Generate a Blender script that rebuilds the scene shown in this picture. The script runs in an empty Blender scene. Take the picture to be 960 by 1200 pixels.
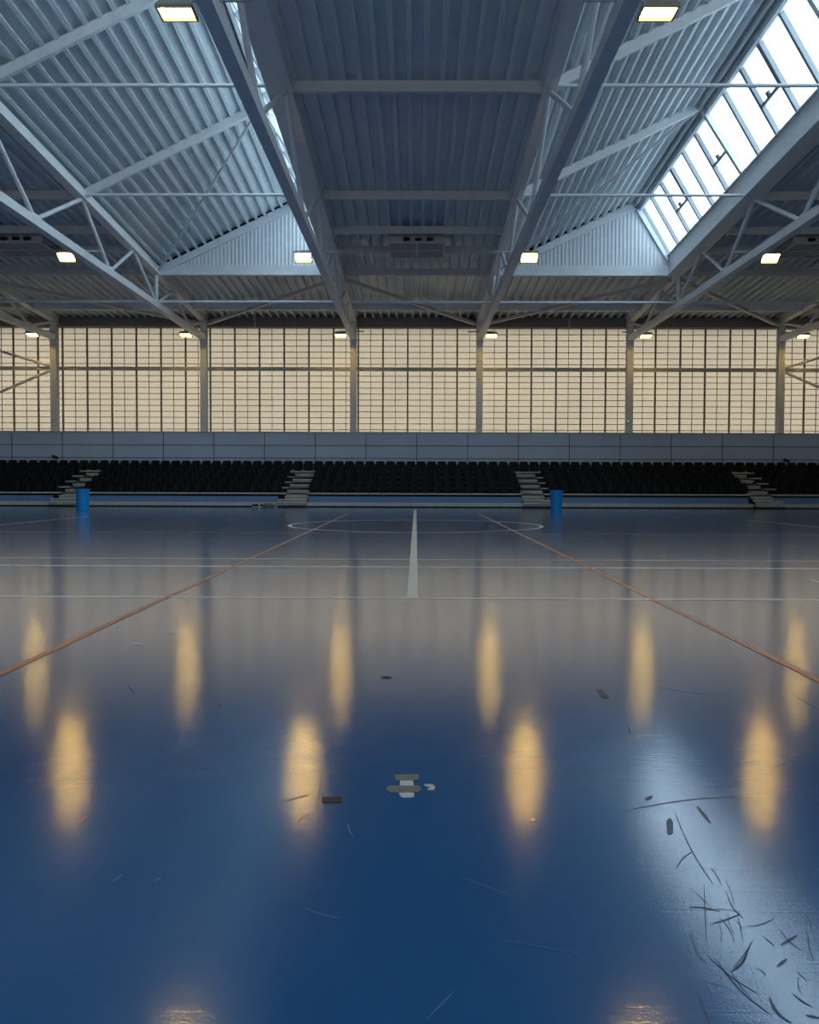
import bpy, bmesh, math, random
from mathutils import Vector, Matrix
random.seed(7)
C = bpy.context.scene
COL = C.collection
EYE = 1.06                      # camera height
F = 1020.0
YAW, PITCH, ROLL = math.radians(.42), math.radians(1.94), math.radians(.2)
RM = Matrix.Rotation(YAW, 3, 'Z') @ Matrix.Rotation(math.pi/2-PITCH, 3, 'X') @ Matrix.Rotation(ROLL, 3, 'Z')

def fp(x, y):                   # a spot on the floor, measured off the photograph
    d = RM @ Vector(((x-480)/F, (600-y)/F, -1))
    t = -EYE/d.z
    return Vector((d.x*t, d.y*t, 0))

# ---------------------------------------------------------------- materials
def newmat(name):
    m = bpy.data.materials.new(name); m.use_nodes = True
    nt = m.node_tree; b = nt.nodes['Principled BSDF']
    return m, nt, b
def paint(name, col, rough=.5, metal=0, var=.06, scale=3.0, spec=.5, bump=0):
    m, nt, b = newmat(name)
    b.inputs['Roughness'].default_value = rough
    b.inputs['Metallic'].default_value = metal
    b.inputs['Specular IOR Level'].default_value = spec
    tc = nt.nodes.new('ShaderNodeTexCoord'); n = nt.nodes.new('ShaderNodeTexNoise')
    n.inputs['Scale'].default_value = scale; n.inputs['Detail'].default_value = 4
    nt.links.new(tc.outputs['Object'], n.inputs['Vector'])
    r = nt.nodes.new('ShaderNodeValToRGB')
    r.color_ramp.elements[0].position = .3; r.color_ramp.elements[1].position = .7
    r.color_ramp.elements[0].color = tuple(c*(1-var) for c in col)+(1,)
    r.color_ramp.elements[1].color = tuple(min(1, c*(1+var)) for c in col)+(1,)
    nt.links.new(n.outputs['Fac'], r.inputs['Fac']); nt.links.new(r.outputs['Color'], b.inputs['Base Color'])
    if bump:
        bp = nt.nodes.new('ShaderNodeBump'); bp.inputs['Strength'].default_value = bump
        nt.links.new(n.outputs['Fac'], bp.inputs['Height']); nt.links.new(bp.outputs['Normal'], b.inputs['Normal'])
    return m
STEEL = paint('painted_steel', (.72, .73, .74), .45)
DECKM = paint('roof_deck_paint', (.70, .74, .76), .4)
BARM = paint('glazing_bar_grey', (.28, .31, .35), .5)
GABLEM = paint('gable_cladding', (.66, .69, .72), .45)
PURM = paint('purlin_steel', (.52, .51, .50), .5)
WALLB = paint('blue_grey_wall_panel', (.54, .65, .82), .5, scale=.7)
WALLG = paint('light_grey_wall', (.5, .5, .5), .6)
TRIMM = paint('light_trim', (.5, .5, .5), .5)
SEAM = paint('dark_seam', (.03, .035, .05), .7)
SEATM = paint('black_plastic', (.004, .004, .0045), .55, spec=.25)
ALU = paint('aluminium_board', (.60, .59, .56), .45, var=.1)
DARK = paint('dark_void', (.012, .013, .016), .8)
FASC = paint('blue_fascia', (.13, .27, .50), .5)
BINM = paint('blue_bin_plastic', (.0, .30, .80), .4)
MUNT = paint('panel_grid_metal', (.26, .23, .19), .6)
TRANS = paint('transom_metal', (.55, .52, .47), .5)
HOUS = paint('lamp_housing', (.22, .2, .17), .5)
MESHM = paint('grey_vent_mesh', (.22, .25, .30), .6)
WHITEL = paint('white_line_paint', (.74, .78, .76), .3, var=.08, scale=6)
FAINTL = paint('faint_line_paint', (.22, .32, .45), .3, var=.2, scale=6)
ORANGE = paint('orange_line_paint', (.52, .19, .11), .3, var=.15, scale=6)
TAPEG = paint('grey_tape', (.20, .19, .18), .5, var=.2, scale=30)
TAPEW = paint('white_tape', (.62, .62, .56), .5, var=.12, scale=30)
BROWN = paint('brown_tape', (.045, .035, .03), .6, var=.2, scale=30)
SCUFF = paint('scuff_rubber', (.02, .04, .08), .36, spec=.35)
SCUFL = paint('pale_scuff', (.06, .15, .30), .5, spec=.2)

m, nt, b = newmat('blue_sports_floor')
FLOORM = m
tc = nt.nodes.new('ShaderNodeTexCoord')
def noise(scale, vec, detail=4, dist=0):
    n = nt.nodes.new('ShaderNodeTexNoise'); n.inputs['Scale'].default_value = scale
    n.inputs['Detail'].default_value = detail; n.inputs['Distortion'].default_value = dist
    nt.links.new(vec, n.inputs['Vector']); return n
n1 = noise(.5, tc.outputs['Object'], 5)
r = nt.nodes.new('ShaderNodeValToRGB')
r.color_ramp.elements[0].position = .3; r.color_ramp.elements[0].color = (.012, .095, .27, 1)
r.color_ramp.elements[1].position = .75; r.color_ramp.elements[1].color = (.018, .120, .31, 1)
nt.links.new(n1.outputs['Fac'], r.inputs['Fac'])
# long thin scratches: two stretched noises
def scratch(ang, sx, sy, lo, hi):
    mp = nt.nodes.new('ShaderNodeMapping'); mp.inputs['Rotation'].default_value = (0, 0, ang)
    mp.inputs['Scale'].default_value = (sx, sy, 1)
    nt.links.new(tc.outputs['Object'], mp.inputs['Vector'])
    n = noise(1.0, mp.outputs['Vector'], 3, .6)
    rr = nt.nodes.new('ShaderNodeMapRange'); rr.inputs['From Min'].default_value = lo; rr.inputs['From Max'].default_value = hi
    nt.links.new(n.outputs['Fac'], rr.inputs['Value']); return rr
s1 = scratch(.4, 1.2, 46, .62, .72); s2 = scratch(-.15, 1.5, 60, .62, .72); s3 = scratch(1.2, 2.0, 60, .63, .73)
ad = nt.nodes.new('ShaderNodeMath'); ad.operation = 'ADD'; nt.links.new(s1.outputs[0], ad.inputs[0]); nt.links.new(s2.outputs[0], ad.inputs[1])
ad2 = nt.nodes.new('ShaderNodeMath'); ad2.operation = 'ADD'; ad2.use_clamp = True
nt.links.new(ad.outputs[0], ad2.inputs[0]); nt.links.new(s3.outputs[0], ad2.inputs[1])
mx = nt.nodes.new('ShaderNodeMixRGB'); mx.inputs['Color2'].default_value = (.03, .11, .25, 1)
sc = nt.nodes.new('ShaderNodeMath'); sc.operation = 'MULTIPLY'; sc.inputs[1].default_value = .22
nt.links.new(ad2.outputs[0], sc.inputs[0]); nt.links.new(sc.outputs[0], mx.inputs['Fac'])
nt.links.new(r.outputs['Color'], mx.inputs['Color1']); nt.links.new(mx.outputs['Color'], b.inputs['Base Color'])
n2 = noise(.9, tc.outputs['Object'], 5)
rg = nt.nodes.new('ShaderNodeMapRange'); rg.inputs['To Min'].default_value = .13; rg.inputs['To Max'].default_value = .18
rg.inputs['From Min'].default_value = .3; rg.inputs['From Max'].default_value = .7
nt.links.new(n2.outputs['Fac'], rg.inputs['Value']); nt.links.new(rg.outputs[0], b.inputs['Roughness'])
n3 = noise(170, tc.outputs['Object'], 2)
ht = nt.nodes.new('ShaderNodeMath'); ht.operation = 'SUBTRACT'
h2 = nt.nodes.new('ShaderNodeMath'); h2.operation = 'MULTIPLY'; h2.inputs[1].default_value = .35
nt.links.new(ad2.outputs[0], h2.inputs[0]); nt.links.new(n3.outputs['Fac'], ht.inputs[0]); nt.links.new(h2.outputs[0], ht.inputs[1])
bp = nt.nodes.new('ShaderNodeBump'); bp.inputs['Strength'].default_value = .035; bp.inputs['Distance'].default_value = .01
nt.links.new(ht.outputs[0], bp.inputs['Height']); nt.links.new(bp.outputs['Normal'], b.inputs['Normal'])
b.inputs['Specular IOR Level'].default_value = .32
b.inputs['Coat Weight'].default_value = .55; b.inputs['Coat Roughness'].default_value = .055; b.inputs['Coat IOR'].default_value = 1.5
nt.links.new(bp.outputs['Normal'], b.inputs['Coat Normal'])

def emis(name, col, s):
    m, nt, b = newmat(name); b.inputs['Base Color'].default_value = (.8, .8, .8, 1)
    b.inputs['Emission Color'].default_value = col+(1,); b.inputs['Emission Strength'].default_value = s
    return m
LAMPM = emis('lamp_lens', (1, .62, .12), 60)
GREEN = emis('green_indicator', (.1, .9, .5), .8)

m, nt, b = newmat('clear_roof_glass'); GLASS = m
out = nt.nodes['Material Output']; nt.nodes.remove(b)
tr = nt.nodes.new('ShaderNodeBsdfTransparent'); tr.inputs['Color'].default_value = (.80, .88, .93, 1)
gl = nt.nodes.new('ShaderNodeBsdfGlossy'); gl.inputs['Roughness'].default_value = .05
mix = nt.nodes.new('ShaderNodeMixShader'); mix.inputs['Fac'].default_value = .06
nt.links.new(tr.outputs[0], mix.inputs[1]); nt.links.new(gl.outputs[0], mix.inputs[2]); nt.links.new(mix.outputs[0], out.inputs['Surface'])

m, nt, b = newmat('translucent_wall_panel'); PANE = m
out = nt.nodes['Material Output']; nt.nodes.remove(b)
tl = nt.nodes.new('ShaderNodeBsdfTranslucent'); df = nt.nodes.new('ShaderNodeBsdfDiffuse')
tcn = nt.nodes.new('ShaderNodeTexCoord'); nn = nt.nodes.new('ShaderNodeTexNoise'); nn.inputs['Scale'].default_value = .5
nt.links.new(tcn.outputs['Object'], nn.inputs['Vector'])
rr = nt.nodes.new('ShaderNodeValToRGB'); rr.color_ramp.elements[0].position = .3; rr.color_ramp.elements[1].position = .7
PT = (.110, .086, .059)
rr.color_ramp.elements[0].color = tuple(c*.95 for c in PT)+(1,); rr.color_ramp.elements[1].color = tuple(c*1.05 for c in PT)+(1,)
nt.links.new(nn.outputs['Fac'], rr.inputs['Fac']); nt.links.new(rr.outputs['Color'], tl.inputs['Color'])
df.inputs['Color'].default_value = (.35, .30, .22, 1)
sh = nt.nodes.new('ShaderNodeAddShader')
nt.links.new(tl.outputs[0], sh.inputs[0]); nt.links.new(df.outputs[0], sh.inputs[1]); nt.links.new(sh.outputs[0], out.inputs['Surface'])

m, nt, b = newmat('fill_light_panel'); FILLPANE = m  # sheet for the added window behind the camera, passes fill light
out = nt.nodes['Material Output']; nt.nodes.remove(b)
tl = nt.nodes.new('ShaderNodeBsdfTranslucent'); tl.inputs['Color'].default_value = (.21, .205, .20, 1)
nt.links.new(tl.outputs[0], out.inputs['Surface'])
# ---------------------------------------------------------------- helpers
def link(name, bm, mat, parent=None, smooth=False):
    me = bpy.data.meshes.new(name); bm.normal_update(); bm.to_mesh(me); bm.free()
    me.materials.append(mat)
    if smooth:
        for p in me.polygons: p.use_smooth = True
    o = bpy.data.objects.new(name, me); COL.objects.link(o)
    if parent is not None: o.parent = parent
    return o
def empty(name, loc=(0, 0, 0)):
    o = bpy.data.objects.new(name, None); COL.objects.link(o); o.location = loc; return o
def tag(o, label, cat, group=None, kind=None):
    o['label'] = label; o['category'] = cat
    if group: o['group'] = group
    if kind: o['kind'] = kind
    return o
def box(bm, x0, x1, y0, y1, z0, z1):
    v = [bm.verts.new((x, y, z)) for z in (z0, z1) for y in (y0, y1) for x in (x0, x1)]
    for f in ((0,2,3,1), (4,5,7,6), (0,1,5,4), (2,6,7,3), (0,4,6,2), (1,3,7,5)): bm.faces.new([v[i] for i in f])
def hexa(bm, pts):              # 8 points, same order as box
    v = [bm.verts.new(p) for p in pts]
    for f in ((0,2,3,1), (4,5,7,6), (0,1,5,4), (2,6,7,3), (0,4,6,2), (1,3,7,5)): bm.faces.new([v[i] for i in f])
def beam(bm, p, q, w, h, up=(0, 0, 1)):
    p, q, up = Vector(p), Vector(q), Vector(up)
    d = (q-p).normalized(); s = d.cross(up).normalized(); u = s.cross(d).normalized()
    hexa(bm, [a+s*i*w/2+u*j*h/2 for j in (-1, 1) for a in (p, q) for i in (-1, 1)])
def ibeam(bm, p, q, w, h, t=.03, up=(0, 0, 1)):
    p, q, upv = Vector(p), Vector(q), Vector(up)
    d = (q-p).normalized(); s = d.cross(upv).normalized(); u = s.cross(d).normalized()
    beam(bm, p+u*(h-t)/2, q+u*(h-t)/2, w, t, up); beam(bm, p-u*(h-t)/2, q-u*(h-t)/2, w, t, up)
    beam(bm, p, q, t, h-2*t, up)
def tube(bm, p, q, r, n=12, caps=True):
    p, q = Vector(p), Vector(q); d = (q-p).normalized()
    a = d.orthogonal().normalized(); c = d.cross(a)
    A = [bm.verts.new(p+(a*math.cos(t)+c*math.sin(t))*r) for t in [2*math.pi*i/n for i in range(n)]]
    B = [bm.verts.new(q+(a*math.cos(t)+c*math.sin(t))*r) for t in [2*math.pi*i/n for i in range(n)]]
    for i in range(n): bm.faces.new((A[i], A[(i+1) % n], B[(i+1) % n], B[i]))
    if caps: bm.faces.new(A[::-1]); bm.faces.new(B)
def NB(): return bmesh.new()
def struct(name, bm, mat, parent=None):
    o = link(name, bm, mat, parent)
    o['kind'] = 'structure'
    return o

# ---------------------------------------------------------------- dimensions (Y = distance from the camera)
YW = 42.15
XS = [-24.6, -17.4, -10.2, -3.02, 3.02, 10.2, 17.4, 24.6]
YB = -3.5
def zt(y): return EYE + 8.69 - .06*(y-26.7)       # line of top chords and purlins
ZB = EYE + 6.9                                     # bottom chord centre
SLOPE = math.atan(.06)

# floor and court markings
bm = NB(); box(bm, -24.8, 24.8, YB-.3, YW+.5, -.2, 0)
floor = struct('floor', bm, FLOORM)
def strip(name, pts, w, mat, z=.0012, label=None):
    bm = NB(); vs = []
    for i, p in enumerate(pts):
        a = pts[max(0, i-1)]; c = pts[min(len(pts)-1, i+1)]
        d = (c-a).normalized(); s = Vector((-d.y, d.x, 0))
        ww = w[i] if isinstance(w, (list, tuple)) else w
        vs.append((bm.verts.new((p.x+s.x*ww/2, p.y+s.y*ww/2, z)), bm.verts.new((p.x-s.x*ww/2, p.y-s.y*ww/2, z))))
    for a, c in zip(vs, vs[1:]): bm.faces.new((a[1], c[1], c[0], a[0]))
    o = link(name, bm, mat, floor)
    if label: o['label'] = label
    return o
def hline(y_mid, w, mat, label, z):
    D = fp(487, y_mid).y
    return strip('court_line', [Vector((-24.4, D, 0)), Vector((24.4, D, 0))], w, mat, z, label)
hline(701, .10, WHITEL, 'white court line', .0016)
hline(664.6, .11, WHITEL, 'white court line', .0016)
hline(655.6, .06, WHITEL, 'thin white court line', .0012)
hline(625.0, .04, FAINTL, 'faint pale court line', .0012)
strip('court_line', [Vector((-.03, 7.95, 0)), Vector((-.03, 34.3, 0))], .10, WHITEL, .0020, 'white halfway line')
strip('court_line', [fp(-60, 818), fp(409, 601.4)], .055, ORANGE, .0024, 'orange court line')
strip('court_line', [fp(1010, 822), fp(561, 602)], .055, ORANGE, .0024, 'orange court line')
strip('court_line', [fp(-60, 621), fp(104, 605)], .05, WHITEL, .0013, 'thin white court line')
strip('court_line', [fp(872, 609), fp(1020, 624)], .05, WHITEL, .0013, 'thin white court line')
strip('court_line', [fp(946, 678.5), fp(990, 688)], .05, WHITEL, .0013, 'thin white court line')
cc = fp(487, 615.7); cc.y = (fp(487, 609.3).y+fp(487, 624).y)/2; R = 3.1
strip('centre_circle', [cc+Vector((math.cos(t)*R, math.sin(t)*R, 0)) for t in [2*math.pi*i/96 for i in range(97)]], .09, WHITEL, .0028, 'white centre circle')

def patch(name, pix, mat, z=.0015, label=None, cat=None, top=False):
    pts = [fp(*p) for p in pix]; bm = NB()
    lo = [bm.verts.new((p.x, p.y, .0005)) for p in pts]; hi = [bm.verts.new((p.x, p.y, z+.001)) for p in pts]
    bm.faces.new(hi); n = len(pts)
    for i in range(n): bm.faces.new((lo[i], lo[(i+1) % n], hi[(i+1) % n], hi[i]))
    bmesh.ops.recalc_face_normals(bm, faces=bm.faces[:])
    o = link(name, bm, mat, None if top else floor)
    if label:
        if top: tag(o, label, cat)
        else: o['label'] = label
    return o
patch('tape_strip', [(469, 915), (484, 914.5), (485, 921), (485.5, 934), (480, 935), (471, 934.5), (468, 931)], TAPEW, .0015,
      'off-white square of tape on the blue floor, under two grey strips', 'tape', True)
patch('tape_strip', [(462, 909), (491, 908.5), (490, 915), (480, 915.3), (464, 915.5)], TAPEG, .0035,
      'upper grey strip of tape across the off-white tape on the blue floor', 'tape', True)
patch('tape_strip', [(453, 924), (458, 922), (491, 922), (494, 926), (489, 929.5), (457, 929.5), (453, 927)], TAPEG, .0038,
      'lower, longer grey strip of tape across the off-white tape on the blue floor', 'tape', True)
patch('tape_strip', [(377, 934.5), (401, 934), (400.5, 941), (378, 941.5)], BROWN, .0015,
      'dark brown strip of tape on the blue floor left of the grey and white tape', 'tape', True)
patch('paper_scrap', [(497, 920), (507, 920), (510, 923), (509, 926), (501, 926), (505, 923), (498, 921.5)], TAPEW, .003,
      'tiny torn white scrap on the blue floor right of the taped patch', 'scrap', True)
patch('floor_mark', [(781, 963), (784, 959.5), (786, 959.5), (789, 964), (789, 976), (786, 978), (782, 977)], SCUFF, .001, 'dark bullet-shaped mark')
patch('floor_mark', [(447, 793), (455, 792.4), (460, 794), (455, 795.6), (448, 795)], BROWN, .001, 'small brown mark')
patch('floor_mark', [(699, 808), (706, 809), (714, 817), (711, 819), (704, 816)], paint('ochre_mark', (.10, .09, .09), .6), .001, 'ochre mark')
patch('floor_mark', [(621, 960), (626, 959), (628, 962), (623, 963)], TAPEW, .001, 'white speck')
patch('floor_mark', [(155, 754), (168, 753.5), (168, 755.2), (157, 755.5)], TAPEW, .001, 'white speck')
patch('floor_mark', [(195, 741.7), (205, 741.5), (204, 743)], TAPEW, .001, 'white speck')
def scuff(px, w, mat=SCUFF, closed=None):
    pts = [fp(*p) for p in px]; n = len(pts)
    ws = [w*(.25+.75*math.sin(math.pi*(i+.5)/n)) for i in range(n)]
    strip('scuff_mark', pts, ws, mat, .001)
def seg(a, c, n=6, bend=0):
    out = []
    for i in range(n):
        t = i/(n-1); out.append((a[0]+(c[0]-a[0])*t - bend*(c[1]-a[1])*math.sin(math.pi*t), a[1]+(c[1]-a[1])*t + bend*(c[0]-a[0])*math.sin(math.pi*t)))
    return out
for a, c, bd, w, mm in [((733, 950), (900, 933), -.03, .011, SCUFF), ((817, 945), (833, 965), 0, .022, SCUFF), ((737, 852), (739, 861), 0, .015, SCUFF),
        ((757, 938), (764, 933), 0, .03, SCUFF), ((791, 952), (836, 1036), .04, .006, SCUFF), ((808, 1063), (845, 1069), -.05, .010, SCUFF),
        ((833, 1083), (868, 1071), .03, .008, SCUFF), ((825, 1035), (828, 1104), 0, .005, SCUFF), ((856, 1140), (881, 1104), .08, .0035, SCUFF),
        ((856, 1140), (878, 1108), .14, .0035, SCUFF), ((857, 1139), (874, 1112), .2, .0035, SCUFF), ((858, 1136), (882, 1103), .03, .0035, SCUFF),
        ((872, 1086), (908, 1076), .08, .005, SCUFF), ((830, 1120), (890, 1165), .05, .006, SCUFF), ((840, 1125), (905, 1190), .06, .006, SCUFF),
        ((902, 1169), (928, 1199), .12, .012, SCUFF), ((930, 1165), (952, 1180), .05, .008, SCUFF), ((915, 1108), (935, 1096), 0, .012, SCUFF),
        ((911, 1133), (922, 1124), 0, .012, SCUFF), ((945, 1190), (960, 1193), 0, .014, SCUFF), ((793, 1018), (812, 998), -.1, .006, SCUFF),
        ((334, 939), (364, 931), 0, .014, SCUFF), ((350, 965), (365, 955), -.2, .01, SCUFF), ((369, 950), (381, 898), 0, .006, SCUFL),
        ((106, 938), (114, 925), 0, .012, SCUFF), ((92, 965), (101, 957), 0, .012, SCUFF), ((256, 830), (259, 826), 0, .03, SCUFF),
        ((408, 965), (414, 980), .1, .008, SCUFL), ((132, 1034), (143, 1025), 0, .008, SCUFL), ((180, 1033), (190, 1028), 0, .008, SCUFL),
        ((355, 1063), (398, 1076), .05, .008, SCUFL), ((500, 1195), (532, 1162), 0, .010, SCUFL), ((589, 1102), (680, 1118), 0, .008, SCUFL),
        ((770, 805), (857, 814), .03, .010, SCUFL), ((905, 900), (935, 883), .05, .009, SCUFL), ((930, 815), (960, 832), 0, .012, SCUFL),
        ((540, 1028), (600, 1050), 0, .006, SCUFL), ((150, 803), (158, 814), 0, .010, SCUFL), ((700, 1060), (706, 1063), 0, .014, SCUFF)]:
    scuff(seg(a, c, 10, bd), w*.6, mm)
for i in range(26):             # cloud of fine scratches to the lower right
    x = random.uniform(800, 955); y = random.uniform(1000, 1198); L = random.uniform(10, 45); a = random.gauss(.85, .35)
    scuff(seg((x, y), (x+L*math.cos(a), y+L*math.sin(a)), 6, random.uniform(-.1, .1)), random.uniform(.0015, .003), random.choice((SCUFF, SCUFF, SCUFL)))

# ---------------------------------------------------------------- walls
ZW = EYE + 2.35                # top of blue wall
ZH = EYE + 7.44                # top of the translucent band
bm = NB(); box(bm, -24.8, 24.8, 41.55, 42.45, 0, ZW)
wall = struct('wall_back', bm, WALLB)
bm = NB()
x = -24.2+.03
while x < 24.8:
    box(bm, x-.014, x+.014, 41.538, 41.552, 1.5, ZW-.02); x += 2.42
for z in (EYE+1.75, EYE+1.14): box(bm, -24.8, 24.8, 41.538, 41.552, z-.014, z+.014)
struct('panel_joints', bm, SEAM, wall)
bm = NB(); box(bm, -24.8, 24.8, 41.5, 41.75, ZW, ZW+.05); struct('trim_1', bm, TRIMM)
for s, nm in ((-1, 'left'), (1, 'right')):
    bm = NB(); box(bm, *(sorted((s*24.6, s*24.9))), YB, YW+.3, 0, 11.5); struct('wall_'+nm, bm, WALLG)
bm = NB(); box(bm, -24.8, 24.8, YB-.3, YB, 0, 3.0); box(bm, -24.8, 24.8, YB-.3, YB, 9.6, 12.4); struct('wall_front', bm, WALLG)
bm = NB(); bm.faces.new([bm.verts.new(p) for p in ((-24.6, YB-.12, 3), (24.6, YB-.12, 3), (24.6, YB-.12, 9.6), (-24.6, YB-.12, 9.6))])
wf = struct('window_8', bm, FILLPANE)  # unseen window, added to brighten the hall from behind the camera
bm = NB()
for i in range(41): box(bm, -24.6+i*1.23-.03, -24.6+i*1.23+.03, YB-.1, YB, 3, 9.6)
box(bm, -24.6, 24.6, YB-.1, YB, 6.2, 6.35); struct('mullion', bm, TRANS, wf)  # bars of the added fill window
# wall head: beam and closure above the translucent band
bm = NB(); box(bm, -24.8, 24.8, 42.3, 42.6, ZH, 9.6); struct('wall_head', bm, DARK, wall)
bm = NB(); ibeam(bm, (-24.6, 42.12, ZH+.28), (24.6, 42.12, ZH+.28), .3, .56, .05)
hb = link('head_beam', bm, paint('brown_grey_steel', (.24, .20, .19), .6)); tag(hb, 'long grey steel beam running above the translucent wall band', 'beam')
# translucent windows, one per bay
ZTR = EYE + 5.45
def hcl(x): return x
for k in range(7):
    x0, x1 = XS[k]+.16, XS[k+1]-.16
    w = empty('window_%d' % (k+1), (0, 0, 0)); w['kind'] = 'structure'
    bm = NB(); bm.faces.new([bm.verts.new(p) for p in ((x0-.16, 42.31, ZW), (x1+.16, 42.31, ZW), (x1+.16, 42.31, ZH+.02), (x0-.16, 42.31, ZH+.02))]); struct('pane', bm, PANE, w)
    fine = NB()
    z = ZW+.2
    while z < ZH:
        box(fine, x0-.16, x1+.16, 42.27, 42.298, z-.016, z+.016); z += .287
    n0 = math.ceil((x0+.42)/.597); i = n0
    while i*.597-.42 < x1:
        xx = i*.597-.42
        if i % 2: box(fine, xx-.013, xx+.013, 42.262, 42.299, ZW, ZH)
        else:
            b2 = NB(); box(b2, xx-.038, xx+.038, 42.22, 42.298, ZW, ZH); struct('mullion', b2, MUNT, w)
        i += 1
    struct('grid', fine, MUNT, w)
    bm = NB(); box(bm, x0-.1, x1+.1, 42.10, 42.24, ZTR-.09, ZTR+.09); struct('transom', bm, TRANS, w)

# ---------------------------------------------------------------- ceiling deck
def deck(x0, x1, y0, y1, zf, pitch=.38, name='ceiling', mat=DECKM, parent=None, rise=0.0, kind='structure'):
    """trapezoidal steel deck, ribs running along Y; rise = height gained from x0 to x1"""
    bm = NB(); L = math.hypot(x1-x0, rise); n = max(1, round(L/pitch)); p = L/n
    prof = []
    for i in range(n):
        u = i*p
        prof += [(u, .15), (u+p*.30, .15), (u+p*.35, .115), (u+p*.37, 0), (u+p*.485, 0), (u+p*.5, .018), (u+p*.515, 0), (u+p*.63, 0), (u+p*.65, .115), (u+p*.70, .15)]
    prof.append((L, .15))
    dx, dz = (x1-x0)/L, rise/L
    def P(u, w, y): return (x0+u*dx-w*dz, y, zf(y)+u*dz+w*dx)
    a = [bm.verts.new(P(u, w, y0)) for u, w in prof]; c = [bm.verts.new(P(u, w, y1)) for u, w in prof]
    ta = [bm.verts.new(P(u, .26, y0)) for u in (0, L)]; tb = [bm.verts.new(P(u, .26, y1)) for u in (0, L)]
    for i in range(len(prof)-1): bm.faces.new((a[i], c[i], c[i+1], a[i+1]))
    bm.faces.new((ta[0], ta[1], tb[1], tb[0]))
    bm.faces.new((ta[0], tb[0], c[0], a[0])); bm.faces.new((a[-1], c[-1], tb[1], ta[1]))
    bm.faces.new(a+[ta[1], ta[0]]); bm.faces.new(c[::-1]+[tb[0], tb[1]])
    o = link(name, bm, mat, parent)
    if kind: o['kind'] = kind
    return o
ZD = .13
zd = lambda y: zt(y)+ZD
YG = 34.4
for k, nm in ((0, 0), (1, 0), (3, 0), (5, 0), (6, 0)):
    deck(XS[k], XS[k+1], YB-.3, YW+.5, zd)
for k in (2, 4): deck(XS[k], XS[k+1], YG, YW+.5, zd)
ceil = bpy.data.objects['ceiling']
for o in list(COL.objects):
    if o.name.startswith('ceiling.'): o.name = 'roof_deck'; o.parent = ceil
YR = [34.4, 26.7, 20.3, 13.2, 6.1, -1.0]

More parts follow.
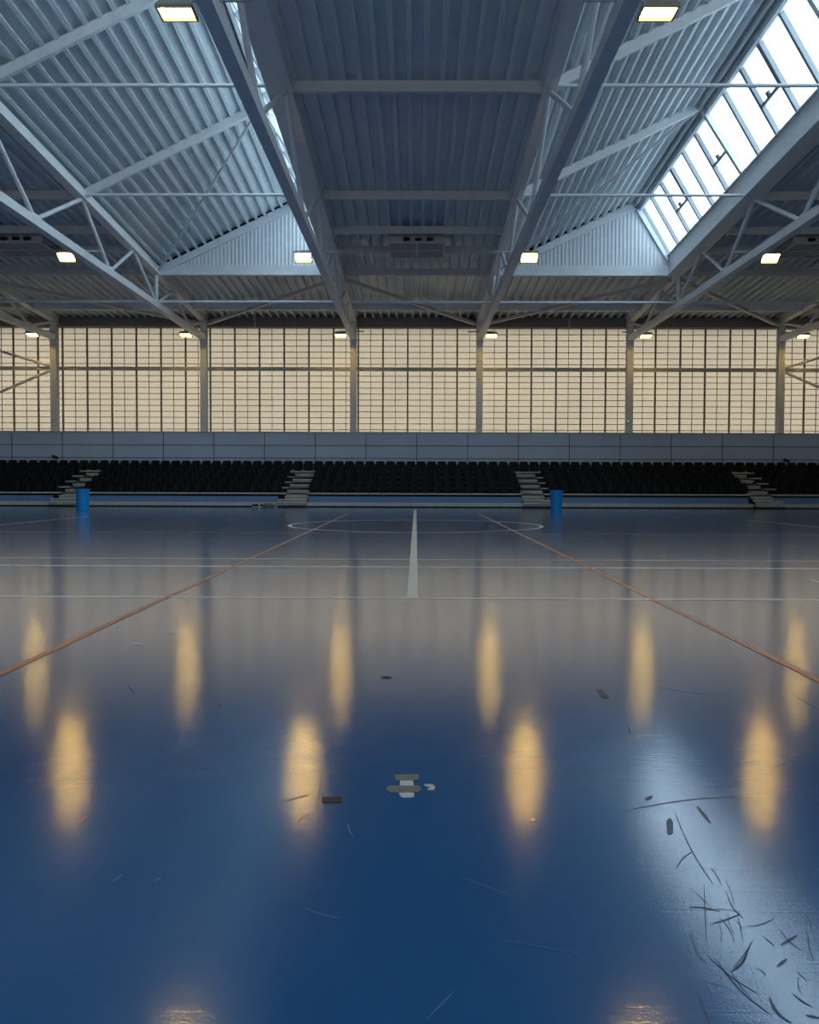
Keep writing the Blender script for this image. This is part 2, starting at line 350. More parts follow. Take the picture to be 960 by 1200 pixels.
# ---------------------------------------------------------------- rooflights
def rooflight(x0, x1, label):
    root = tag(empty('rooflight', (x0, YG, zt(YG))), label, 'rooflight')
    inv = Vector((-x0, -YG, -zt(YG)))
    made = []
    def L(name, bm, mat, lab=None):
        bmesh.ops.translate(bm, verts=bm.verts[:], vec=inv)
        o = link(name, bm, mat, root)
        if lab: o['label'] = lab
        return o
    xa = x0+5.5; xg = x1-.38
    za = lambda y: zt(y)+2.82-.01*0
    zg = lambda y: zt(y)+.66
    YN = YB-.3
    # sloping deck
    d = deck(x0+.1, xa-.05, YN, YG, lambda y: zt(y)+.16, .38, 'sloping_deck', DECKM, root, rise=2.55, kind=None)
    d.location = inv
    # rafters on both slopes
    for y in YR:
        bm = NB(); beam(bm, (x0+.1, y, zt(y)+.04), (xa, y, za(y)-.14), .13, .24); L('rafter', bm, STEEL)
        bm = NB(); beam(bm, (xa, y, za(y)-.1), (xg+.06, y, zg(y)-.02), .16, .16); L('rafter', bm, STEEL)
    # ridge and top rail
    bm = NB(); beam(bm, (xa+.02, YG, za(YG)), (xa+.02, YN, za(YN)), .42, .2); L('ridge_beam', bm, STEEL)
    bm = NB(); beam(bm, (xa+.16, YG, za(YG)-.42), (xa+.16, YN, za(YN)-.42), .07, .07); L('glazing_rail', bm, STEEL)
    bm = NB(); hexa(bm, [(x, y, za(y)+z) for z in (-.30, .05) for y in (YN, YG) for x in (xa-.06, xa+.0)]); L('ridge_plate', bm, STEEL)
    gv = lambda t, y, o: Vector((xa+.1+(xg-xa-.04)*t, y, za(y)-.02+(zg(y)-za(y)+.02)*t)) + Vector((zg(0)-za(0), 0, -(xg-xa))).normalized()*o
    bm = NB(); hexa(bm, [gv(t, y, o) for o in (.10, -.05) for y in (YN, YG) for t in (-.05, .17)]); L('ridge_flashing', bm, STEEL)
    # kerb under the glass
    bm = NB()
    for (h0, h1, w0, w1) in ((-.14, -.11, xg-.05, x1+.1), (.63, .67, xg-.06, x1+.1), (-.12, .65, xg+.03, xg+.08)):
        hexa(bm, [(x, y, zt(y)+z) for z in (h0, h1) for y in (YN, YG) for x in (w0, w1)])
    L('kerb_beam', bm, STEEL)
    bm = NB(); hexa(bm, [(x, y, zt(y)+z) for z in (.13, .68) for y in (YN, YG) for x in (x1-.02, x1+.12)]); L('kerb_backing', bm, STEEL)
    # glazing
    A = lambda y: Vector((xa+.1, y, za(y)-.02)); G = lambda y: Vector((xg+.06, y, zg(y)))
    up = Vector((za(0)-zg(0), 0, (xg-xa))).normalized()
    ys = []
    segs = [(34.4, 26.7, 6), (26.7, 20.3, 5), (20.3, 13.2, 6), (13.2, 6.1, 6), (6.1, -1.0, 6), (-1.0, YN, 2)]
    for s, (a, c, n) in enumerate(segs):
        for i in range(n):
            y0, y1 = a+(c-a)*i/n, a+(c-a)*(i+1)/n
            bm = NB(); hexa(bm, [p+up*q for q in (.03, .045) for p in (G(y0), A(y0), G(y1), A(y1))]); L('glass_pane', bm, GLASS)
            if i > 0 or s == 0:
                yy = y0 if i else y0-.1
                bm = NB(); beam(bm, G(yy)-up*.02, A(yy)-up*.02, .11, .13, up); L('glazing_bar', bm, BARM)
            if s < 3 and ((i == 2) or (i == 5)):
                bm = NB(); lo, hi = .36, .88
                mk = lambda t, y: G(y)+(A(y)-G(y))*t-up*.05
                e = .07
                beam(bm, mk(lo, y0-.06), mk(hi, y0-.06), e, .1, up); beam(bm, mk(lo, y1+.06), mk(hi, y1+.06), e, .1, up)
                beam(bm, mk(lo, y0-.03), mk(lo, y1+.03), e, .1, up); beam(bm, mk(hi, y0-.03), mk(hi, y1+.03), e, .1, up)
                ymid = (y0+y1)/2
                beam(bm, mk(lo+.06, ymid)-up*.05, mk(lo-.0, ymid)-up*.05, .16, .06, up)
                L('opening_vent', bm, MESHM, 'dark grey framed opening vent')
    # gable end
    gb = NB(); pr = []
    zb0 = zt(YG)-.14
    ib = .38
    # cladding: vertical ribs as a corrugated sheet clipped by the triangle
    xl, xr = x0+.9, xg-.05
    def roofz(x):
        if x <= xa: return zt(YG)+.1+(x-x0)/(xa-x0)*2.62
        return zt(YG)+2.72-(x-xa)/(xg+.1-xa)*2.1
    x = x0+.25; flip = 0; prev = None
    while x < xg+.1:
        for dx, dy in ((0, .03), (.045, .03), (.06, 0), (.135, 0)):
            xx = min(x+dx, xg+.1); pr.append((xx, YG-.02-dy))
        x += .15
    top = [gb.verts.new((a, c, max(roofz(a), zb0+ib))) for a, c in pr]; bot = [gb.verts.new((a, c, zb0+ib-.02)) for a, c in pr]
    tb = [gb.verts.new((a, YG+.12, max(roofz(a), zb0+ib))) for a, c in pr]; bb = [gb.verts.new((a, YG+.12, zb0+ib-.02)) for a, c in pr]
    for i in range(len(pr)-1):
        if pr[i+1][0]-pr[i][0] < 1e-5: continue
        gb.faces.new((bot[i], bot[i+1], top[i+1], top[i])); gb.faces.new((bb[i+1], bb[i], tb[i], tb[i+1]))
    L('gable_cladding', gb, GABLEM, 'light grey ribbed triangular gable end')
    bm = NB(); box(bm, x0+.12, x1-.12, YG-.14, YG+.1, zb0, zb0+.05); box(bm, x0+.12, x1-.12, YG-.10, YG+.1, zb0+.05, zb0+ib)
    L('gable_beam', bm, GABLEM)
    bm = NB(); beam(bm, (x0+.3, YG-.08, zt(YG)+.12), (xa, YG-.08, zt(YG)+2.58), .12, .26); L('gable_trim', bm, GABLEM)
    bm = NB(); beam(bm, (xa, YG-.08, zt(YG)+2.62), (xg+.02, YG-.08, zt(YG)+.5), .12, .22); L('gable_trim', bm, GABLEM)
    bm = NB(); beam(bm, (x0+.05, YG+.06, zt(YG)+.36), (xa, YG+.06, zt(YG)+2.95), .10, .5); L('black_gap_filler', bm, DARK)  # added black strip: blocks sky leaking in, colours the rib gaps as shade
    # wind brace on the sloping deck
    bm = NB(); tube(bm, (x0+.15, YG-.25, zt(YG)+.0), (xa-.2, 26.75, za(26.7)-.35), .05); L('brace', bm, STEEL)
    # ends above near wall
    bm = NB(); hexa(bm, [(a, y, z) for z in (zt(YN)-.1, zt(YN)+3.2) for y in (YN-.05, YN+.2) for a in (x0, x1)]); L('end_wall', bm, WALLG)
    # light portal (guides sampling of the sky only)
    for (a, c) in ((YG-.1, 15.0), (15.0, YN+.2)):
        ld = bpy.data.lights.new('sky_portal', 'AREA'); ld.shape = 'RECTANGLE'
        mid = (A((a+c)/2)+G((a+c)/2))/2-up*.2*0+up*.1
        ld.size = (A(0)-G(0)).length; ld.size_y = abs(a-c); ld.cycles.is_portal = True
        lo = bpy.data.objects.new('sky_portal', ld); COL.objects.link(lo)
        dirx = (A(0)-G(0)).normalized(); diry = Vector((0, 1, -.06)).normalized(); dz = dirx.cross(diry).normalized()
        if dz.dot(up) < 0: dirx = -dirx; dz = dirx.cross(diry).normalized()
        M = Matrix((dirx, diry, dz)).transposed().to_4x4(); M.translation = mid
        lo.matrix_world = M
    return root
rooflight(XS[2], XS[3], 'left pitched rooflight of pale ribbed deck ending in a white ribbed gable')
rooflight(XS[4], XS[5], 'right pitched rooflight with its long row of bright glass panes')

# ---------------------------------------------------------------- trusses
def truss(X, label):
    root = tag(empty('roof_truss', (X, YW, ZB)), label, 'truss', None)
    off = Vector((-X, -YW, -ZB))
    def L(name, bm, mat=STEEL):
        bmesh.ops.translate(bm, verts=bm.verts[:], vec=off); return link(name, bm, mat, root)
    bm = NB(); beam(bm, (X, YB, ZB), (X, 41.85, ZB), .24, .24); bmesh.ops.bevel(bm, geom=bm.edges[:], offset=.02, segments=2); L('bottom_chord', bm)
    bm = NB(); beam(bm, (X, YB, zt(YB)), (X, 42.1, zt(42.1)), .30, .28); L('top_chord', bm)
    T = [42.0, 36.7, 31.5, 26.7, 20.3, 13.2, 6.1, -1.0]; B = [39.2, 34.3, 29.1, 23.4, 16.8, 9.6, 2.5]
    top = lambda y: (X, y, zt(y)-.1); bot = lambda y: (X, y, ZB+.08)
    for i in range(len(B)):
        for t in (T[i], T[i+1]):
            bm = NB(); tube(bm, bot(B[i]), top(t), .062, 14); L('diagonal', bm)
        bm = NB(); beam(bm, (X, B[i]-.22, ZB+.17), (X, B[i]+.22, ZB+.17), .03, .16); L('gusset', bm)
    bm = NB(); tube(bm, (X, YG-.1, ZB+.08), (X, YG-.1, zt(YG)-.1), .07, 14); L('post', bm)
    return root
TL = {1: 'grey roof truss at the far left edge, above the cross braced window bay', 2: 'pale grey roof truss along the left side of the left rooflight',
      3: 'dark grey roof truss just left of the centre bay', 4: 'dark grey roof truss just right of the centre bay',
      5: 'grey roof truss along the glass side of the right rooflight', 6: 'grey roof truss at the far right edge, above the cross braced window bay'}
for k in range(1, 7): truss(XS[k], TL[k])

# columns against the window wall
def hcol(X, label):
    bm = NB(); s = 1 if X > 0 else -1
    box(bm, X-.15, X+.15, 41.76, 41.79, 0, zt(42)-.14); box(bm, X-.15, X+.15, 42.07, 42.10, 0, zt(42)-.14); box(bm, X-.015, X+.015, 41.79, 42.07, 0, zt(42)-.14)
    box(bm, X-.17, X+.17, 41.74, 42.1, ZB-.2, ZB-.16)
    o = link('steel_column', bm, STEEL); o.location = (0, 0, 0)
    return tag(o, label, 'column')
nmz = {1: 'steel column at the far left, where two cross braces meet', 2: 'steel column below the left rooflight truss', 3: 'slim steel column left of the centre window bay',
       4: 'slim steel column right of the centre window bay', 5: 'steel column below the right rooflight truss, with a small box on it', 6: 'steel column at the far right, where two cross braces meet'}
for k in range(1, 7): hcol(XS[k], 'grey '+nmz[k])
for s, nm in ((-1, 'left'), (1, 'right')):
    for z1, what in ((EYE+7.55, 'rising'), (EYE+2.4, 'falling')):
        bm = NB(); tube(bm, (s*17.5, 42.0, ZTR+(.06 if z1 > 6 else -.06)), (s*24.5, 42.0, z1), .065)
        tag(link('wall_brace', bm, STEEL), 'grey tube brace %s outward from the far %s column across the windows' % (what, nm), 'brace')

# purlins
bayname = {1: 'left outer', 2: 'left rooflight', 3: 'centre', 4: 'right rooflight', 5: 'right outer'}
PL = [(20.3, 'nearest, frontmost'), (26.7, 'second from the front'), (29.7, 'just in front of the hanging vent unit'), (31.7, 'right above the hanging vent unit'), (34.4, 'in line with the gables')]
for k in (1, 3, 5):
    for y, nm in PL:
        bm = NB(); beam(bm, (XS[k]+.15, y, zt(y)), (XS[k+1]-.15, y, zt(y)), .12, .25)
        tag(link('purlin', bm, PURM), 'grey roof purlin of the %s bay, %s' % (bayname[k], nm), 'purlin', 'roof purlins')
for k in (1, 2, 3, 4, 5):
    y = 39.3; bm = NB(); ibeam(bm, (XS[k]+.15, y, zt(y)-.06), (XS[k+1]-.15, y, zt(y)-.06), .14, .34, .02)
    tag(link('purlin', bm, STEEL), 'deep grey purlin of the %s bay, last before the window wall' % bayname[k], 'purlin', 'roof purlins')
    y = 34.4; bm = NB(); tube(bm, (XS[k]+.12, y, EYE+7.07), (XS[k+1]-.12, y, EYE+7.07), .05)
    tag(link('tie_rod', bm, STEEL), 'long thin tube of the %s bay at the height of the truss bottoms' % bayname[k], 'rod', 'tie tubes')
bm = NB()
for k in (0, 1, 3, 5, 6):
    for y in (13.2, 6.1, -1.0): beam(bm, (XS[k]+.15, y, zt(y)), (XS[k+1]-.15, y, zt(y)), .12, .25)
for k in (0, 6):
    for y in (20.3, 26.7, 34.4, 39.3): beam(bm, (XS[k]+.15, y, zt(y)), (XS[k+1]-.15, y, zt(y)), .12, .25)
struct('ceiling_purlins', bm, PURM, ceil)
for k in (2, 4):
    for y, nm in ((20.3, 'nearer'), (26.7, 'farther')):
        bm = NB(); tube(bm, (XS[k]+.12, y-.12, zt(y)-.02), (XS[k+1]-.12, y-.12, zt(y)-.02), .045)
        tag(link('tie_rod', bm, STEEL), '%s thin round tie rod stretched across the %s' % (nm, bayname[k]), 'rod', 'tie rods')
for x, nm in ((-7.75, 'left'), (7.3, 'right')):
    bm = NB(); box(bm, x-.04, x+.04, 41.9, 41.96, ZH+.02, zt(42)+.1)
    tag(link('hanger_post', bm, PURM), 'short vertical steel post above the windows under the %s rooflight bay' % nm, 'post')
# plan bracing between the gables and the window wall
br = [(2, -1, 'left rooflight'), (3, 1, 'centre'), (4, -1, 'right rooflight'), (5, 1, 'right outer'), (1, 1, 'left outer')]
for k, d, nm in br:
    a, c = (XS[k], XS[k+1])
    p, q = ((a+.2, 41.9), (c-.2, 34.7)) if d < 0 else ((a+.2, 34.7), (c-.2, 41.9))
    bm = NB(); beam(bm, (p[0], p[1], zt(p[1])-.2), (q[0], q[1], zt(q[1])-.2), .16, .14)
    tag(link('roof_brace', bm, PURM), 'slanting grey roof brace of the %s bay in front of the window wall' % nm, 'brace')

# ---------------------------------------------------------------- hanging vent units
def vent_unit(X, label):
    root = tag(empty('vent_unit', (X, 30.8, EYE+8.15)), label, 'ventilator')
    bm = NB()
    for x in (-.95, 0, .95): box(bm, x-.025, x+.025, -.95, .95, -.03, .03)
    for y in (-.95, 0, .95): box(bm, -.95, .95, y-.025, y+.025, -.03, .03)
    link('frame', bm, TRIMM, root)
    bm = NB(); box(bm, -.94, .94, -.94, .94, -.005, .012); link('mesh_panel', bm, MESHM, root)
    bm = NB(); box(bm, -.95, .95, -.70, -.66, .04, .36); box(bm, -.95, .95, .80, .84, .04, .20); link('housing', bm, PURM, root)
    for x in (-.35, .05, .45):
        bm = NB(); bmesh.ops.create_cone(bm, cap_ends=True, segments=12, radius1=.07 if x != .05 else .05, radius2=.05, depth=.22,
             matrix=Matrix.Translation((x, -.78, .16)) @ Matrix.Rotation(math.pi/2, 4, 'Y')); link('motor', bm, DARK, root)
    for x in (-.9, .9):
        bm = NB(); tube(bm, (x, -.6, 0), (x, -.6, .5), .015, 6); link('hanger', bm, TRIMM, root)
    return root
vent_unit(0, 'grey gridded vent unit hanging under the centre bay roof')
vent_unit(-13.8, 'grey gridded vent unit hanging at the far left beyond the left truss')
vent_unit(13.8, 'grey gridded vent unit hanging at the far right beyond the right truss')

# ---------------------------------------------------------------- floodlights
def floodlight():
    root = empty('floodlight'); 
    body = empty
    return root
def make_flood(X, y, tilt, side, label):
    root = tag(empty('floodlight', (X, y, ZB-.02)), label, 'floodlight', 'warm floodlights on the trusses')
    Rt = Matrix.Rotation(-tilt, 4, 'X')
    bm = NB()
    box(bm, -.27, .27, -.20, .20, 0, .10)
    for v in bm.verts:
        if v.co.z > .05: v.co.x *= .8; v.co.y *= .75
    for (a, c, d, e) in ((-.27, .27, -.20, -.17), (-.27, .27, .17, .20), (-.27, -.24, -.17, .17), (.24, .27, -.17, .17)): box(bm, a, c, d, e, -.05, .0)
    bmesh.ops.transform(bm, matrix=Rt, verts=bm.verts[:]); link('housing', bm, HOUS, root)
    bm = NB(); box(bm, -.235, .235, -.15, .15, -.012, -.002)
    bmesh.ops.transform(bm, matrix=Rt, verts=bm.verts[:]); link('lens', bm, LAMPM, root)
    bm = NB(); sx = -side
    beam(bm, (sx*1.1, 0, .163), (-sx*.05, 0, .163), .05, .05)
    box(bm, -.03, .03, -.02, .02, .06, .163); link('bracket', bm, TRIMM, root)
    return root
for y, tilt, rn in ((12.95, .02, 'nearest row'), (26.8, .62, 'middle row'), (40.9, .28, 'far row')):
    xs = {12.95: (-10.8, -3.52, 3.5, 10.8), 26.8: (-10.72, -3.47, 3.43, 10.75), 40.9: (-18.0, -10.8, -3.55, 3.5, 10.7, 18.0)}[y]
    for X in xs:
        hal = 'left' if X < 0 else 'right'; a = abs(X)
        pos = 'beside the centre bay' if a < 5 else ('below the outer rooflight truss' if a < 12 else 'at the picture edge')
        make_flood(X, y, tilt, (-1 if X < 0 else 1), 'glowing warm floodlight, %s, %s half, %s' % (rn, hal, pos))

# ---------------------------------------------------------------- grandstand
stand = tag(empty('grandstand', (0, 37, 0)), 'long tiered grandstand of grey boards with blue front panels and four stairways', 'grandstand')
def S(name, bm, mat, lab=None, parent=None):
    bmesh.ops.translate(bm, verts=bm.verts[:], vec=(0, -37, 0)); o = link(name, bm, mat, stand if parent is None else parent)
    if lab: o['label'] = lab
    return o
RY = [37.6, 38.42, 39.24, 40.06, 40.88]; RZ = [.595+.245*i for i in range(5)]
steps = [(-15.36, -14.47, -1), (-5.63, -4.66, -1), (4.56, 5.53, 1), (14.42, 15.33, 1)]
XE = 23.8
for i in range(5):
    y0 = RY[i]; y1 = RY[i+1] if i < 4 else 41.5
    bm = NB(); box(bm, -XE, XE, y0, y1+.1 if i < 4 else y1, RZ[i]-.055, RZ[i])
    S('platform', bm, ALU)
    if i:
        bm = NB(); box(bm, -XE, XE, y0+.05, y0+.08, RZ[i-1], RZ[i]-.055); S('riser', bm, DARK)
segx = [(-XE, -15.7), (-14.42, -5.95), (-4.65, 4.58), (5.6, 14.3), (15.45, XE)]
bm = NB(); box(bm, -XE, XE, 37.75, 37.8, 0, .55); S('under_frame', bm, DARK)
for a, c in segx:
    bm = NB(); box(bm, a, c, 37.5, 37.55, .205, .45); S('front_panel', bm, FASC, 'blue front panel')
    bm = NB(); box(bm, a, c, 37.0, 37.5, .185, .20); box(bm, a, c, 37.0, 37.03, .05, .185); S('foot_board', bm, ALU, 'pale grey foot board')
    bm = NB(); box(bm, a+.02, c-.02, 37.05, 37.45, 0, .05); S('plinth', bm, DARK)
for a, c, sd in steps:
    st = empty('stair'); st.parent = stand
    wx = (a-.27, c) if sd < 0 else (a, c+.27)
    def T(y0, y1, z, xx):
        bm = NB(); box(bm, xx[0], xx[1], y0-37, y1-37, z-.05, z); link('tread', bm, ALU, st)
        bm = NB(); box(bm, xx[0]+.01, xx[1]-.01, y0+.05-37, y0+.07-37, z-.125, z-.075); link('riser', bm, ALU, st)
    T(36.75, 37.1, .20, wx); T(37.05, 37.35, .33, wx); T(37.3, 37.62, .46, (a, c))
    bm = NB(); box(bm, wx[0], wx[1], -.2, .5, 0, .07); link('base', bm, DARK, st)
    bm = NB(); box(bm, a+.02, c-.02, -.0, .6, .07, .15); link('side_frame', bm, ALU, st)
    for i in range(4):
        T(RY[i]+.0, RY[i]+.42, RZ[i]+.002, (a, c)); T(RY[i]+.41, RY[i]+.86, RZ[i]+.1225, (a, c))
# seat
def seat_mesh():
    bm = NB()
    def shell(zs, wfun, yfun, th, nx=6, bulge=.03):
        F_, B_ = [], []
        for z in zs:
            w = wfun(z); rowf = []; rowb = []
            for i in range(nx+1):
                u = -1+2*i/nx; x = u*w; y = yfun(z)+bulge*(u*u-1)*-1
                rowf.append(bm.verts.new((x, y, z))); rowb.append(bm.verts.new((x, y+th, z)))
            F_.append(rowf); B_.append(rowb)
        n = len(zs)
        for j in range(n-1):
            for i in range(nx):
                bm.faces.new((F_[j][i], F_[j][i+1], F_[j+1][i+1], F_[j+1][i])); bm.faces.new((B_[j][i+1], B_[j][i], B_[j+1][i], B_[j+1][i+1]))
            bm.faces.new((F_[j][0], F_[j+1][0], B_[j+1][0], B_[j][0])); bm.faces.new((F_[j+1][nx], F_[j][nx], B_[j][nx], B_[j+1][nx]))
        for j, s in ((0, 1), (n-1, -1)):
            for i in range(nx):
                q = (F_[j][i], B_[j][i], B_[j][i+1], F_[j][i+1]); bm.faces.new(q if s > 0 else q[::-1])
    def wb(z):
        if z > .42: return .200-.06*((z-.42)/.07)**2
        return .200-.0*(.42-z)/.3
    shell([.14, .2, .3, .38, .42, .45, .475, .49], wb, lambda z: .06+.12*(z-.1), .025, 6, .03)
    def wp(z):
        if z > .33: return .215-.05*((z-.33)/.06)**2
        if z < .10: return .215-.05*((.10-z)/.07)**2
        return .232
    shell([.03, .055, .10, .2, .28, .33, .36, .39], wp, lambda z: -.06+.10*(z-.03), .05, 6, .05)
    box(bm, -.03, .03, -.0, .12, 0, .16); box(bm, -.20, .20, .0, .05, .10, .14)
    bmesh.ops.recalc_face_normals(bm, faces=bm.faces[:])
    return bm
sb = seat_mesh(); seat_me = bpy.data.meshes.new('stadium_seat'); sb.to_mesh(seat_me); sb.free(); seat_me.materials.append(SEATM)
for p in seat_me.polygons: p.use_smooth = True
P = .485
blocks = [(-19.9, -15.62, 'far left block', 'R'), (-14.45, -5.83, 'left block', 'L'), (-4.66, 4.56, 'centre block', 'L'), (5.75, 14.40, 'right block', 'L'), (15.62, 19.9, 'far right block', 'L')]
ordn = ['zeroth', 'first', 'second', 'third', 'fourth', 'fifth', 'sixth', 'seventh', 'eighth', 'ninth', 'tenth', 'eleventh', 'twelfth', 'thirteenth', 'fourteenth', 'fifteenth',
        'sixteenth', 'seventeenth', 'eighteenth', 'nineteenth', 'twentieth']
rown = ['front row', 'second row from front', 'third row from front', 'fourth row from front', 'top row']
GRP = 'black grandstand seats'; first = [None]
def place_seat(X, r, label):
    o = bpy.data.objects.new('stadium_seat', seat_me) if first[0] is None else first[0].copy()
    first[0] = first[0] or o
    COL.objects.link(o); o.location = (X, RY[r]+.27, RZ[r]); o.rotation_euler = (0, 0, random.gauss(0, .01))
    tag(o, label, 'seat', GRP)
rest = []
for r in range(4):
    for a, c, bn, sidek in blocks:
        outer = bn.startswith('far'); n = 8 if outer else round((c-a)/P); pp = P if outer else (c-a)/n
        for i in range(n):
            X = (a+pp*(i+.5)) if bn != 'far left block' else c-P*(i+.5)
            if r == 3 and not (bn == 'centre block' and 7 <= i <= 11): rest.append((X, r)); continue
            frm = 'left of the stairway' if bn == 'far left block' else ('right of the stairway' if bn == 'far right block' else 'from the left')
            place_seat(X, r, '%s black seat %s, %s, %s' % (ordn[i+1], frm, rown[r], bn))
for i in range(82):
    X = -19.64+i*P
    j = i-40; side = 'left' if j <= 0 else 'right'; nn_ = (1-j) if j <= 0 else j
    tens = {2: 'twenty', 3: 'thirty', 4: 'forty'}
    wd = ordn[nn_] if nn_ <= 20 else (('twentieth', 'thirtieth', 'fortieth')[nn_//10-2] if nn_ % 10 == 0 else tens[nn_//10]+'-'+ordn[nn_ % 10])
    place_seat(X, 4, '%s black seat %s of the middle, top row against the wall' % (wd, side))
bm = NB()
for X, r in rest:
    t = bmesh.new(); t.from_mesh(seat_me); bmesh.ops.translate(t, verts=t.verts[:], vec=(X, RY[r]+.27, RZ[r]))
    tmp = bpy.data.meshes.new('tmp'); t.to_mesh(tmp); t.free(); bm.from_mesh(tmp); bpy.data.meshes.remove(tmp)
o = link('stadium_seats', bm, SEATM, None, True)
tag(o, 'remaining black seats of the fourth row, just below the top row', 'seats', GRP, 'stuff')

# ---------------------------------------------------------------- bins and small things
def bin_(px, py, r, h, label, r2):
    p = fp(px, py); root = tag(empty('waste_bin', (p.x, p.y, 0)), label, 'bin')
    bm = NB(); n = 28; prof = [(r2*.96, 0), (r2, .02), (r, h*.9), (r*1.05, h*.9), (r*1.06, h), (r*.97, h), (r2*.93, .05)]
    rings = [[bm.verts.new((math.cos(2*math.pi*i/n)*q, math.sin(2*math.pi*i/n)*q, z)) for i in range(n)] for q, z in prof]
    for A_, B_ in zip(rings, rings[1:]):
        for i in range(n): bm.faces.new((A_[i], A_[(i+1) % n], B_[(i+1) % n], B_[i]))
    bm.faces.new(rings[0][::-1]); bm.faces.new(rings[-1]); o = link('body', bm, BINM, root)
    bm = NB(); n = 28
    for k, (q, z) in enumerate(((r*1.05, h-.03), (r*1.09, h-.03))): pass
    bmesh.ops.create_cone(bm, cap_ends=False, segments=28, radius1=r*1.10, radius2=r*1.10, depth=.04, matrix=Matrix.Translation((0, 0, h-.02)))
    link('rim', bm, BINM, root); return root
bin_(97, 598, .235, .78, 'bright blue round bin beside the far left stairway', .225)
bin_(652, 597.6, .25, .78, 'bright blue round bin beside the stairway right of centre', .215)
def domecam(X, z, label):
    root = tag(empty('security_camera', (X, 41.5, z)), label, 'camera')
    bm = NB(); box(bm, -.03, .03, -.12, .04, .05, .09); link('bracket', bm, TRIMM, root)
    bm = NB(); bmesh.ops.create_cone(bm, cap_ends=True, segments=14, radius1=.07, radius2=.06, depth=.28,
        matrix=Matrix.Translation((0, -.16, .02)) @ Matrix.Rotation(1.2, 4, 'Z') @ Matrix.Rotation(math.pi/2+.3, 4, 'X')); link('body', bm, DARK, root)
domecam((64.5-487.5)*41.4/F, EYE+(564-535)*41.4/F-.05, 'small dark security camera on the blue wall at the far left')
domecam((919-487.5)*41.4/F, EYE+(567-539)*41.4/F-.05, 'small dark security camera on the blue wall at the far right')
bm = NB(); box(bm, 10.02, 10.2, 41.66, 41.76, EYE+2.85, EYE+3.1); ib = empty('junction_box', (10.1, 41.7, EYE+2.9))
bmesh.ops.translate(bm, verts=bm.verts[:], vec=(-10.1, -41.7, -EYE-2.9)); link('case', bm, TRIMM, ib)
bm = NB(); box(bm, -.03, .03, -.055, -.04, .02, .1); link('indicator', bm, GREEN, ib)
tag(ib, 'small grey box with a green light on the column below the right rooflight truss', 'box')
# small things left at the foot of the stand, left of the stairway
def shoe(px, label, mat, s=1, rz=0):
    p = fp(px, 594.6); p.y = 36.85; root = tag(empty('sports_shoe', p), label, 'shoe', 'shoes at the foot of the stand'); root.location = p; root.rotation_euler = (0, 0, rz)
    bm = NB(); bmesh.ops.create_uvsphere(bm, u_segments=14, v_segments=8, radius=1)
    for v in bm.verts:
        x, y, z = v.co; v.co = (x*.055*s, y*.14*s, (z+1)*.03*s+(.055*s if (y > .1 and z > 0) else 0))
    link('upper', bm, mat, root, True)
    bm = NB(); bmesh.ops.create_cone(bm, cap_ends=True, segments=16, radius1=1, radius2=1, depth=1)
    for v in bm.verts: v.co = (v.co.x*.058*s, v.co.y*.15*s, (v.co.z+.5)*.025*s)
    link('sole', bm, WHITEL, root)
shoe(295.5, 'leftmost dark shoe at the foot of the stand', DARK, 1, 1.2); shoe(298.5, 'dark shoe at the foot of the stand, directly left of the white bottle', DARK, 1.1, .6)
shoe(303.3, 'dark shoe at the foot of the stand, directly right of the white bottle', DARK, 1, -.3); shoe(319, 'lone dark shoe at the foot of the stand nearest the stairway', DARK, .8, 1.3)
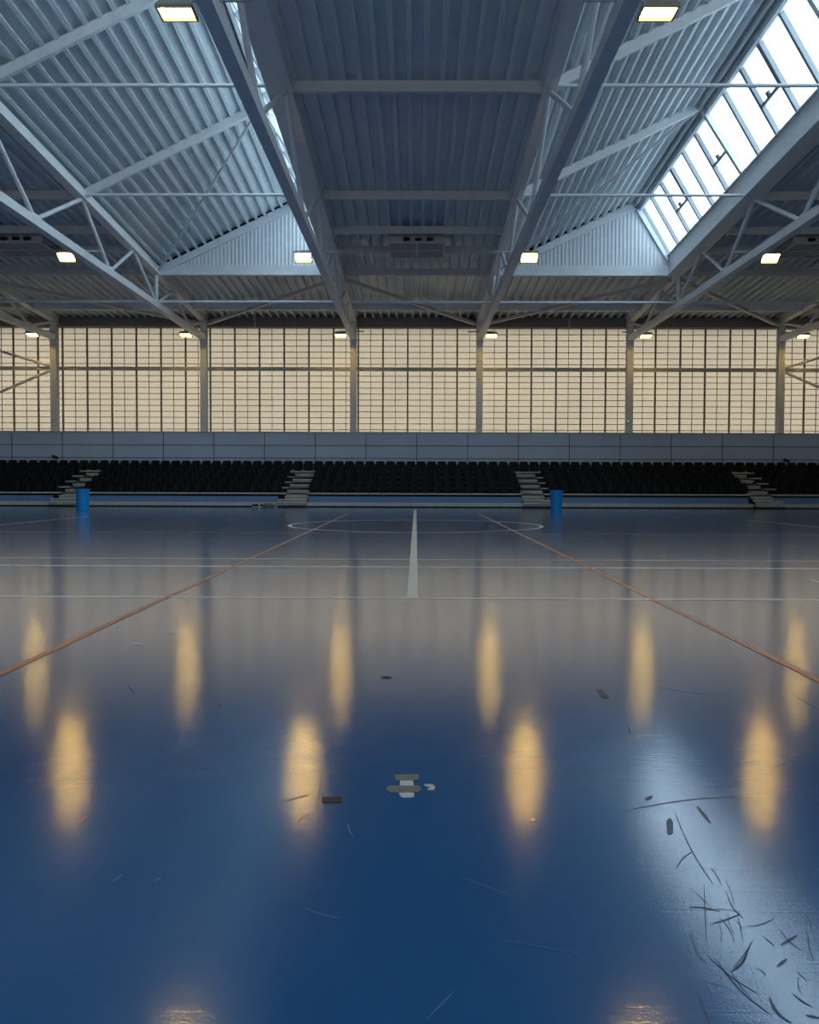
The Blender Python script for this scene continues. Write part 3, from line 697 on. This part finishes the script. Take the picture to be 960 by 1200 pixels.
def lathe_thing(name, px, prof, mat, label, cat, capm):
    p = fp(px, 594.6); p.y = 36.8; root = tag(empty(name, p), label, cat)
    bm = NB(); n = 14
    rings = [[bm.verts.new((math.cos(2*math.pi*i/n)*q, math.sin(2*math.pi*i/n)*q, z)) for i in range(n)] for q, z in prof]
    for A_, B_ in zip(rings, rings[1:]):
        for i in range(n): bm.faces.new((A_[i], A_[(i+1) % n], B_[(i+1) % n], B_[i]))
    bm.faces.new(rings[0][::-1]); bm.faces.new(rings[-1]); link('body', bm, mat, root, True)
    bm = NB(); bmesh.ops.create_cone(bm, cap_ends=True, segments=12, radius1=.022, radius2=.02, depth=.03, matrix=Matrix.Translation((0, 0, prof[-1][1]+.015))); link('cap', bm, capm, root)
BOT = [(.035, 0), (.038, .02), (.038, .13), (.03, .16), (.018, .18)]
lathe_thing('drink_bottle', 301, BOT, WHITEL, 'small white bottle between the dark shoes at the foot of the stand', 'bottle', DARK)
lathe_thing('drink_bottle', 322.5, BOT, paint('yellow_bottle', (.45, .36, .10), .5), 'small yellowish bottle at the foot of the stand beside the stairway', 'bottle', TAPEW)
bm = NB(); bmesh.ops.create_cube(bm, size=1); bmesh.ops.bevel(bm, geom=bm.edges[:], offset=.18, segments=3)
for v in bm.verts: v.co = (v.co.x*.42*(1-.25*(v.co.z+.5)), v.co.y*.2, (v.co.z+.5)*.16)
bag = link('sports_bag', bm, paint('pale_olive_cloth', (.25, .26, .17), .8), None, True); p = fp(312, 594.6); bag.location = (p.x, 36.82, 0)
tag(bag, 'small pale olive bag on the floor in front of the stand, between shoes and bottle', 'bag')

# ---------------------------------------------------------------- world, camera
w = bpy.data.worlds.new('overcast_sky'); C.world = w; w.use_nodes = True
bg = w.node_tree.nodes['Background']; bg.inputs['Color'].default_value = (.84, .94, 1.0, 1); bg.inputs['Strength'].default_value = 5.6
cam = bpy.data.cameras.new('camera'); co = bpy.data.objects.new('camera', cam); COL.objects.link(co)
cam.sensor_fit = 'HORIZONTAL'; cam.sensor_width = 36; cam.lens = 36*F/960; cam.clip_end = 300
co.matrix_world = Matrix.Translation((0, 0, EYE)) @ RM.to_4x4()
C.camera = co
C.view_settings.view_transform = 'Standard'; C.view_settings.look = 'None'; C.view_settings.gamma = 1
C.view_settings.use_curve_mapping = False; C.view_settings.exposure = 0
try:
    C.cycles.max_bounces = 8; C.cycles.diffuse_bounces = 5; C.cycles.transparent_max_bounces = 12; C.cycles.sample_clamp_indirect = 0
except Exception: pass
